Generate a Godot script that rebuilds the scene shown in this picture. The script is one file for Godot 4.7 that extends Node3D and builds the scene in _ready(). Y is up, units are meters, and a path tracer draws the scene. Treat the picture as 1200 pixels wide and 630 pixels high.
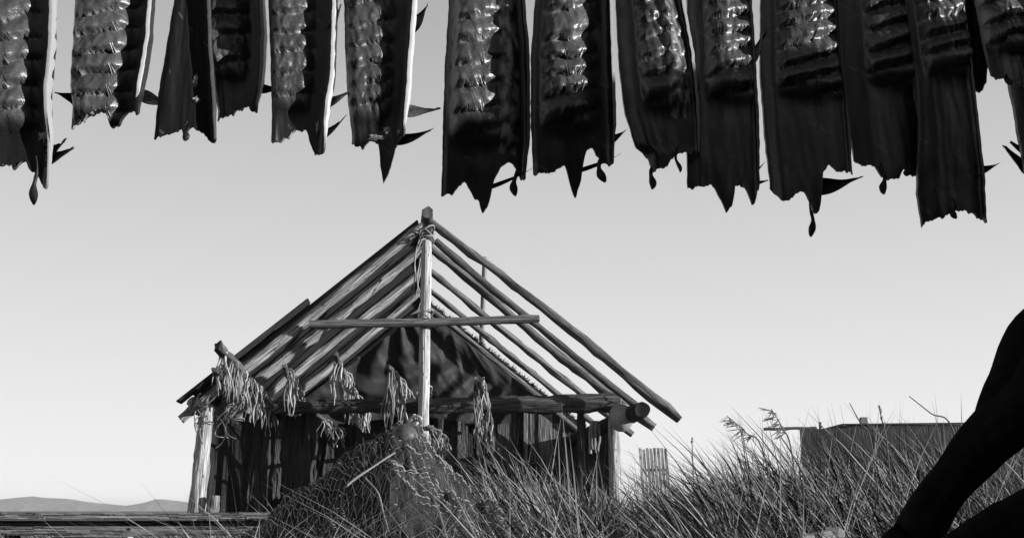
extends Node3D
# A fish camp: split fish hang from a driftwood rack in front of an open pole-framed shelter in tall grass.

var rng := RandomNumberGenerator.new()
var noise := FastNoiseLite.new()
var M := {}
var taken := {}

func V(x: float, y: float) -> Vector2:
	return Vector2(x, y)

func numbered(called: String) -> String:
	var n: int = taken.get(called, 0)
	taken[called] = n + 1
	return called if n == 0 else "%s_%03d" % [called, n]

func thing(called: String, label: String, category: String, group := "", at := Vector3.ZERO, turn := 0.0) -> Node3D:
	var o := Node3D.new()
	o.name = numbered(called)
	add_child(o, true)
	o.position = at
	o.rotation.y = turn
	tag(o, label, category, group)
	return o

func tag(o: Node, label: String, category: String, group := "") -> void:
	o.set_meta("label", label)
	o.set_meta("category", category)
	if group != "":
		o.set_meta("group", group)

func put(called: String, st: SurfaceTool, m: Material, parent: Node3D) -> MeshInstance3D:
	var o := MeshInstance3D.new()
	o.name = numbered(called) if parent == self else called
	st.generate_normals()
	o.mesh = st.commit()
	o.material_override = m
	parent.add_child(o, true)
	return o

func new_st() -> SurfaceTool:
	var st := SurfaceTool.new()
	st.begin(Mesh.PRIMITIVE_TRIANGLES)
	st.set_smooth_group(0)
	return st

func g(v: float) -> Color:
	return Color(v, v, v)

# ---------- materials ----------
func noise_image(w: int, h: int, sx: float, sy: float, lo: float, hi: float, seed_: int, octaves := 4, power := 1.0) -> Image:
	var n := FastNoiseLite.new()
	n.seed = seed_
	n.noise_type = FastNoiseLite.TYPE_SIMPLEX_SMOOTH
	n.frequency = 1.0
	n.fractal_octaves = octaves
	var img := Image.create(w, h, true, Image.FORMAT_RGB8)
	for y in h:
		for x in w:
			# wrapped on a torus so that the tile repeats without a seam
			var a := TAU * x / w
			var t := n.get_noise_3d(cos(a) * sx, sin(a) * sx, (absf(y - h * 0.5) / h) * sy * 2.0)
			var v := lerpf(lo, hi, pow(clampf(t * 0.5 * 1.5 + 0.5, 0.0, 1.0), power))
			img.set_pixel(x, y, Color(v, v, v))
	return img

func tex(img: Image) -> ImageTexture:
	img.generate_mipmaps()
	return ImageTexture.create_from_image(img)

func bump(img: Image, strength: float) -> ImageTexture:
	var b: Image = img.duplicate()
	b.clear_mipmaps()
	b.bump_map_to_normal_map(strength)
	return tex(b)

func mat(v: float, rough: float, img: Image = null, bumpiness := 0.0, scale_ := Vector3.ONE, tri := false, spec := 0.4) -> StandardMaterial3D:
	var m := StandardMaterial3D.new()
	m.albedo_color = g(v).linear_to_srgb()
	m.roughness = rough
	m.metallic_specular = spec
	m.vertex_color_use_as_albedo = true
	if img:
		m.albedo_texture = tex(img.duplicate())
		if bumpiness > 0.0:
			m.normal_enabled = true
			m.normal_texture = bump(img, bumpiness)
	m.uv1_scale = scale_
	m.uv1_triplanar = tri
	m.cull_mode = BaseMaterial3D.CULL_DISABLED
	return m

func make_materials() -> void:
	var grain := noise_image(256, 256, 3.5, 1.6, 0.52, 1.0, 3, 5)
	for k in 170:   # dark checks and cracks along the grain
		var x := rng.randi_range(0, 255)
		var y := rng.randi_range(0, 255)
		var n := rng.randi_range(20, 120)
		for i in n:
			grain.set_pixel(posmod(x + int(sin(i * 0.06) * 1.6), 256), (y + i) % 256, g(rng.randf_range(0.28, 0.5)))
	for k in 26:   # knots and nail stains
		var x := rng.randi_range(3, 252)
		var y := rng.randi_range(4, 251)
		for dy in range(-3, 4):
			for dx in range(-2, 3):
				if dx * dx * 2 + dy * dy < 11:
					grain.set_pixel(x + dx, y + dy, g(0.3))
	var blot := noise_image(256, 256, 2.2, 5.0, 0.6, 1.0, 8, 5)
	var fine := noise_image(256, 256, 14.0, 30.0, 0.68, 1.0, 12, 3)
	M.log = mat(1.0, 0.8, grain, 9.0, Vector3(1, 0.7, 1))
	M.plank = mat(1.0, 0.85, grain, 9.0, Vector3(1, 0.8, 1))
	M.drift = mat(0.9, 0.95, blot, 1.0, Vector3(3, 3, 3), true, 0.05)
	var fibre := noise_image(512, 512, 2.5, 60.0, 0.62, 1.0, 21, 4)
	M.flesh = mat(1.0, 0.33, fibre, 2.4, Vector3.ONE, false, 0.55)
	M.skin = mat(1.0, 0.45, fine, 1.5, Vector3(12, 12, 12), true, 0.22)
	M.fin = mat(1.0, 0.5, blot, 2.0, Vector3(8, 8, 8), true, 0.3)
	M.grass = mat(1.0, 0.55, null, 0.0, Vector3.ONE, false, 0.2)
	M.ground = mat(0.9, 0.95, blot, 3.0, Vector3(0.6, 0.6, 0.6), true, 0.1)
	M.hill = mat(0.9, 1.0, blot, 0.0, Vector3(0.006, 0.006, 0.006), true, 0.0)
	M.tarp = mat(0.9, 0.62, blot, 1.5, Vector3(2.5, 2.5, 2.5), true, 0.3)
	M.net = mat(0.9, 0.8, fine, 5.0, Vector3(5, 5, 5), true, 0.2)
	M.twine = mat(1.0, 0.7, null, 0.0, Vector3.ONE, false, 0.2)
	M.strip = mat(1.0, 0.55, blot, 3.0, Vector3(6, 6, 6), true, 0.4)
	M.float_ = mat(0.95, 0.5, blot, 2.0, Vector3(5, 5, 5), true, 0.4)
	M.sod = mat(0.9, 0.95, fine, 6.0, Vector3(3, 3, 3), true, 0.1)
	M.paint = mat(0.95, 0.6, blot, 1.0, Vector3(2, 2, 2), true, 0.3)
	M.metal = mat(0.9, 0.5, blot, 1.0, Vector3(4, 4, 4), true, 0.5)

# ---------- shapes ----------
func tube(st: SurfaceTool, pts: Array, radii: Array, sides: int, col: Color, rough := 0.0, caps := true, cap_col := Color(-1, 0, 0)) -> void:
	var n := pts.size()
	var base := 0
	var rings := []
	var length := 0.0
	var side := Vector3.ZERO
	var uoff := rng.randf()
	for i in n:
		var p: Vector3 = pts[i]
		var fwd: Vector3 = (pts[mini(i + 1, n - 1)] - pts[maxi(i - 1, 0)]).normalized()
		if i == 0:
			side = fwd.cross(Vector3.UP if absf(fwd.y) < 0.9 else Vector3.RIGHT).normalized()
		else:
			side = (side - fwd * side.dot(fwd)).normalized()
			length += p.distance_to(pts[i - 1])
		var up := side.cross(fwd)
		var ring := []
		for k in sides + 1:
			var a := TAU * (k % sides) / sides
			var r: float = radii[i]
			if rough > 0.0:
				r *= 1.0 + rough * noise.get_noise_3d(cos(a) * 60.0 + uoff * 900.0, sin(a) * 60.0, length * 230.0)
			ring.append([p + (side * cos(a) + up * sin(a)) * r, Vector2(float(k) / sides + uoff, length)])
		rings.append(ring)
	for i in n - 1:
		for k in sides:
			for q in [[i, k], [i + 1, k], [i + 1, k + 1], [i, k], [i + 1, k + 1], [i, k + 1]]:
				st.set_color(col)
				var e: Array = rings[q[0]][q[1]]
				st.set_uv(e[1])
				st.add_vertex(e[0])
	if caps:
		st.set_smooth_group(1)
		for e in 2:
			var ring: Array = rings[0] if e == 0 else rings[n - 1]
			var c: Vector3 = pts[0] if e == 0 else pts[n - 1]
			for k in sides:
				var tri := [c, ring[k][0], ring[k + 1][0]] if e == 0 else [c, ring[k + 1][0], ring[k][0]]
				for t in tri:
					st.set_color(col if cap_col.r < 0.0 else cap_col)
					st.set_uv(Vector2(uoff, 0.3) + Vector2(t.x + t.z, t.y) * 0.06)
					st.add_vertex(t)
		st.set_smooth_group(0)

# a straight pole with a slight natural bend and taper
func pole(called: String, a: Vector3, b: Vector3, r0: float, r1: float, v: float, m: Material, parent: Node3D, bend := 0.025, rough := 0.5, sides := 14, steps := 18) -> MeshInstance3D:
	var st := new_st()
	var pts := []
	var radii := []
	var off := Vector3(rng.randf_range(-1, 1), rng.randf_range(-1, 1), rng.randf_range(-1, 1)) * bend
	var ph := rng.randf() * TAU
	for i in steps + 1:
		var t := float(i) / steps
		pts.append(a.lerp(b, t) + off * (sin(t * PI) + 0.35 * sin(t * 7.0 + ph) * sin(t * PI)))
		radii.append(lerpf(r0, r1, t) * (0.86 if i == 0 or i == steps else 1.0))
	tube(st, pts, radii, sides, g(v), rough, true, g(v * 0.8))
	return put(called, st, m, parent)

func box(st: SurfaceTool, c: Vector3, ax: Vector3, ay: Vector3, az: Vector3, col: Color, uv := Vector2.ZERO) -> void:
	# half axes; ay runs along the grain
	st.set_smooth_group(-1)
	var faces := [[ax, ay, az], [-ax, ay, -az], [az, ay, -ax], [-az, ay, ax], [ax, -az, ay], [ax, az, -ay]]
	for f in faces:
		var p := [c + f[2] - f[0] + f[1], c + f[2] + f[0] + f[1], c + f[2] + f[0] - f[1], c + f[2] - f[0] - f[1]]
		var w: float = f[0].length() * 2.0
		var h: float = f[1].length() * 2.0
		var t := [Vector2(0, 0), Vector2(w, 0), Vector2(w, h), Vector2(0, h)]
		for i in [0, 1, 2, 0, 2, 3]:
			st.set_color(col)
			st.set_uv(t[i] * Vector2(1.3, 1.0) + uv)
			st.add_vertex(p[i])
	st.set_smooth_group(0)

func plank(called: String, a: Vector3, b: Vector3, wide: Vector3, thick: Vector3, v: float, m: Material, parent: Node3D) -> MeshInstance3D:
	var st := new_st()
	box(st, (a + b) * 0.5, wide * 0.5, (b - a) * 0.5, thick * 0.5, g(v), Vector2(rng.randf(), rng.randf()))
	return put(called, st, m, parent)

func poly(line: Array, x: float) -> float:   # y of a polyline of Vector2 at x
	if x <= line[0].x:
		return line[0].y
	for i in line.size() - 1:
		if x <= line[i + 1].x:
			return lerpf(line[i].y, line[i + 1].y, (x - line[i].x) / maxf(line[i + 1].x - line[i].x, 1e-6))
	return line[line.size() - 1].y

func edge_x(line: Array, y: float) -> float:   # x of an edge that runs downwards
	if y >= line[0].y:
		return line[0].x
	for i in line.size() - 1:
		if y >= line[i + 1].y:
			return lerpf(line[i].x, line[i + 1].x, (line[i].y - y) / maxf(line[i].y - line[i + 1].y, 1e-6))
	return line[line.size() - 1].x

# ---------- the hanging fish ----------
func build_fish(f: Dictionary, index: int) -> void:
	var top: float = f.L[0].y
	var cx: float = (f.L[0].x + f.R[0].x) * 0.5
	var root := thing("fish_fillet", f.label, "fish", "split fish hanging from the drying pole", Vector3(cx, top, -f.d))
	var cols := 56
	var rows := 96
	var front := []
	var back := []
	var fcol := []
	var bcol := []
	var yaw := 0.20 + 0.05 * sin(index * 2.3)
	var so := index * 37.0
	for i in cols + 1:
		var u := float(i) / cols
		var ybot := poly(f.B, u)
		ybot += 0.007 * noise.get_noise_2d(u * 420.0 + so, 5.0) + 0.003 * noise.get_noise_2d(u * 2300.0 + so, 25.0)
		for j in rows + 1:
			var v := float(j) / rows
			var y := lerpf(top, ybot, v)
			var xl := edge_x(f.L, y)
			var xr := edge_x(f.R, y)
			var w := xr - xl
			var uc := 0.8
			var er: float = 0.013 * (0.35 + 0.65 * f.flap)
			var reach: float = (0.022 * f.flap if f.face == 1 else 0.004) * (1.0 - 0.6 * smoothstep(0.85, 1.0, v)) * (1.0 + 0.5 * noise.get_noise_2d(y * 70.0, so))
			var x := xl + (w - er) * minf(u / uc, 1.0) + 0.0012 * noise.get_noise_2d(y * 1500.0, u * 40.0 + so)
			var z := yaw * (0.5 - minf(u / uc, 1.0)) * w
			var curl := 0.0
			if u > uc:
				# the belly flap turns forward
				var sl := (u - uc) / (1.0 - uc) * (er * 1.6 + reach)
				var ang := minf(sl / er, 1.6)
				curl = ang / 1.6
				x += er * sin(ang)
				z += er * (1.0 - cos(ang)) + maxf(sl - er * 1.6, 0.0)
			if f.fold > 0.1:
				var fl := 1.0 - smoothstep(0.0, f.fold, u)
				z -= fl * 0.014
			else:
				z -= (1.0 - smoothstep(0.0, 0.07, u)) * 0.006
			z += 0.006 * sin(y * 9.0 + index) + 0.004 * noise.get_noise_2d(u * 110.0 + so, y * 160.0)
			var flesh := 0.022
			var relief := 0.0
			if f.face == 1 and f.u1 > f.u0:
				var inside: float = smoothstep(f.u0 - 0.02, f.u0 + 0.05, u) * (1.0 - smoothstep(f.u1, f.u1 + 0.22, u)) * smoothstep(f.ycut - 0.01, f.ycut + 0.03, y)
				var s: float = (y - 0.26 * u * w - 0.14 * u * u * w + 0.009 * noise.get_noise_2d(u * 70.0, y * 130.0 + so)) / f.pitch + index * 0.37 + 0.45 * noise.get_noise_2d(y * 220.0, so + 7.0)
				var fr: float = s - floor(s)
				var hump := smoothstep(0.0, 0.16, fr) * (1.0 - 0.85 * pow(fr, 1.5)) * (0.85 + 0.15 * sin(PI * fr))
				var tone := noise.get_noise_2d(floor(s) * 31.0 + so, u * 25.0)
				var bu: float = clampf((u - f.u0) / (f.u1 - f.u0 + 0.12), 0.0, 1.0)
				z += 0.017 * f.amp * (0.9 + 0.2 * tone) * sin(PI * pow(bu, 0.8)) * smoothstep(f.ycut - 0.03, f.ycut + 0.05, y)
				relief = inside * (0.0205 * f.amp * (0.35 + 0.65 * smoothstep(0.0, 0.1, u - f.u0)) * hump * (1.0 + 0.3 * tone) + 0.0022 * noise.get_noise_2d(u * 420.0 + so, y * 1400.0) + 0.0016 * noise.get_noise_2d((u * 900.0 - y * 2600.0), y * 500.0 + so))
				flesh += 0.12 * inside * (0.9 + 0.5 * tone)
				# pale fat along the cuts, strongest at the back edge of the fillet
				var fat := (1.0 - smoothstep(0.03, 0.12, minf(fr, 1.0 - fr))) * inside * clampf(noise.get_noise_2d(u * 330.0 + so, y * 700.0) * 2.0 + 0.15, 0.0, 1.0)
				flesh += 0.35 * fat
			if u > f.b0 and u < f.b1 and y > f.ycut - 0.02:
				z += 0.014 * sin(PI * (u - f.b0) / (f.b1 - f.b0)) * smoothstep(f.ycut - 0.02, f.ycut + 0.02, y)
				flesh += 0.4 * clampf(0.4 + noise.get_noise_2d(u * 500.0, y * 1600.0 + so) * 2.0, 0.0, 1.0)
			# thin pale scores across the smooth lower flesh and ribs of the folded strip
			var score := absf(sin((y * 26.0 + u * 2.4 + index) + 0.8 * noise.get_noise_2d(y * 60.0, so)))
			if score < 0.05 and noise.get_noise_2d(u * 130.0 + so, y * 60.0) > 0.12:
				flesh += 0.1
			# the outline narrows over the pole
			front.append(Vector3(x - cx, y - top, z + relief))
			var thick := 0.011 * (1.0 - 0.55 * absf(u - 0.45) * 2.0 * absf(u - 0.45)) * (1.0 - 0.5 * smoothstep(0.8, 1.0, v)) + 0.002
			back.append(Vector3(x - cx + thick * curl * 0.6, y - top, z - thick * (1.0 - 0.8 * curl)))
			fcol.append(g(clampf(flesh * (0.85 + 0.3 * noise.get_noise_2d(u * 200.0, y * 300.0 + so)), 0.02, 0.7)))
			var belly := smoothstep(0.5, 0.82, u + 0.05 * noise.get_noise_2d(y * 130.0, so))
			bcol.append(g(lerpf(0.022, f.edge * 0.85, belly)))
	var st := new_st()
	var sk := new_st()
	var nv := (cols + 1) * (rows + 1)
	for k in nv:
		st.set_color(fcol[k])
		st.set_uv(Vector2(front[k].x * 6.0 + front[k].y * 4.5 + index * 0.3, front[k].y * 6.0 - front[k].x * 4.5))
		st.add_vertex(front[k])
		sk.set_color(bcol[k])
		sk.add_vertex(back[k])
	for i in cols:
		for j in rows:
			var a := i * (rows + 1) + j
			var b := a + rows + 1
			for k in [a, b, b + 1, a, b + 1, a + 1]:
				st.add_index(k)
			for k in [a, b + 1, b, a, a + 1, b + 1]:
				sk.add_index(k)
	# the cut rim between flesh and skin
	var rim := []
	for j in rows + 1:
		rim.append((j))
	for i in range(1, cols + 1):
		rim.append(i * (rows + 1) + rows)
	for j in rows:
		rim.append(cols * (rows + 1) + rows - 1 - j)
	var start := nv
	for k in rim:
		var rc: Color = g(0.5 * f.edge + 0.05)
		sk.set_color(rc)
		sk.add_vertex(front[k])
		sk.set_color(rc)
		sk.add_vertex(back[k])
	for q in rim.size() - 1:
		var a := start + q * 2
		for k in [a, a + 2, a + 3, a, a + 3, a + 1]:
			sk.add_index(k)
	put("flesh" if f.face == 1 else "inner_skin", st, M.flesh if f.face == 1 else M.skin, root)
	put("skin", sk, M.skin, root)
	for fin in f.fins:
		var reach_in: Vector2 = (fin[0] - fin[1]).normalized() * 0.022
		build_fin(root, Vector3(fin[0].x + reach_in.x - cx, fin[0].y + reach_in.y - top, -0.03), Vector3(fin[1].x - cx, fin[1].y - top, rng.randf_range(-0.03, 0.01)), fin[2], 0.5 if fin[3] == 1 else 0.035)
	for p in f.pale:   # bared white gristle at the collar
		var pz := 0.0
		var near := 9.0
		for k in nv:
			var dd: float = Vector2(front[k].x, front[k].y).distance_to(p[0] - Vector2(cx, top))
			if dd < near:
				near = dd
				pz = front[k].z
		ball(root, "gristle", Vector3(p[0].x - cx, p[0].y - top, pz - 0.001), Vector3(p[1].x, p[1].y, 0.004), 0.7, M.fin, 0.9)
	for s in f.shreds:
		var t := new_st()
		var a := Vector3(s[0].x - cx, s[0].y - top + 0.02, 0.001)
		var b := Vector3(s[1].x - cx, s[1].y - top, 0.008)
		var pts := []
		var radii := []
		for i in 15:
			var q := i / 14.0
			pts.append(a.lerp(b, q) + Vector3(0.003 * sin(q * 7.0 + index), 0, 0.003 * cos(q * 5.0)))
			var drop := exp(-pow((q - 0.78) / 0.2, 2.0))
			radii.append(0.0015 + s[2] * (0.75 * drop + 0.25 * exp(-pow((q - 0.4) / 0.12, 2.0))) * (0.25 if i == 14 else 1.0))
		tube(t, pts, radii, 8, g(0.035), 0.5)
		put("shred", t, M.fin, root)

func build_fin(root: Node3D, a: Vector3, b: Vector3, width: float, v: float) -> void:
	var st := new_st()
	var dir := (b - a)
	var across := Vector3(-dir.y, dir.x, 0).normalized()
	var n := 14
	var rays := 8
	var top_ := []
	for i in n + 1:
		var t := float(i) / n
		for k in rays + 1:
			var s := float(k) / rays * 2.0 - 1.0
			var half := width * (1.0 - pow(t, 1.6)) * (0.62 + 0.75 * sin(PI * t))
			var reach := t * (1.0 - 0.2 * (s * 0.5 + 0.5) - 0.14 * absf(sin(k * 2.3 + width * 900.0)))
			var p := a + dir * reach + across * s * half + Vector3(0, -0.12 * dir.length() * t * (1.0 - t), 0.002 * sin(k * 2.1) + 0.008 * s * s)
			top_.append(p)
	for side in 2:
		for p in top_:
			st.set_color(g(v * rng.randf_range(0.7, 1.2)))
			st.add_vertex(p - Vector3(0, 0, 0.0025 * side))
	var nv := top_.size()
	for side in 2:
		for i in n:
			for k in rays:
				var q := side * nv + i * (rays + 1) + k
				var idx := [q, q + 1, q + rays + 2, q, q + rays + 2, q + rays + 1] if side == 0 else [q, q + rays + 2, q + 1, q, q + rays + 1, q + rays + 2]
				for e in idx:
					st.add_index(e)
	for i in n:
		for k in [0, rays]:
			var q: int = i * (rays + 1) + k
			for e in [q, q + rays + 1, nv + q + rays + 1, q, nv + q + rays + 1, nv + q]:
				st.add_index(e)
	put("fin", st, M.fin, root)

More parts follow.
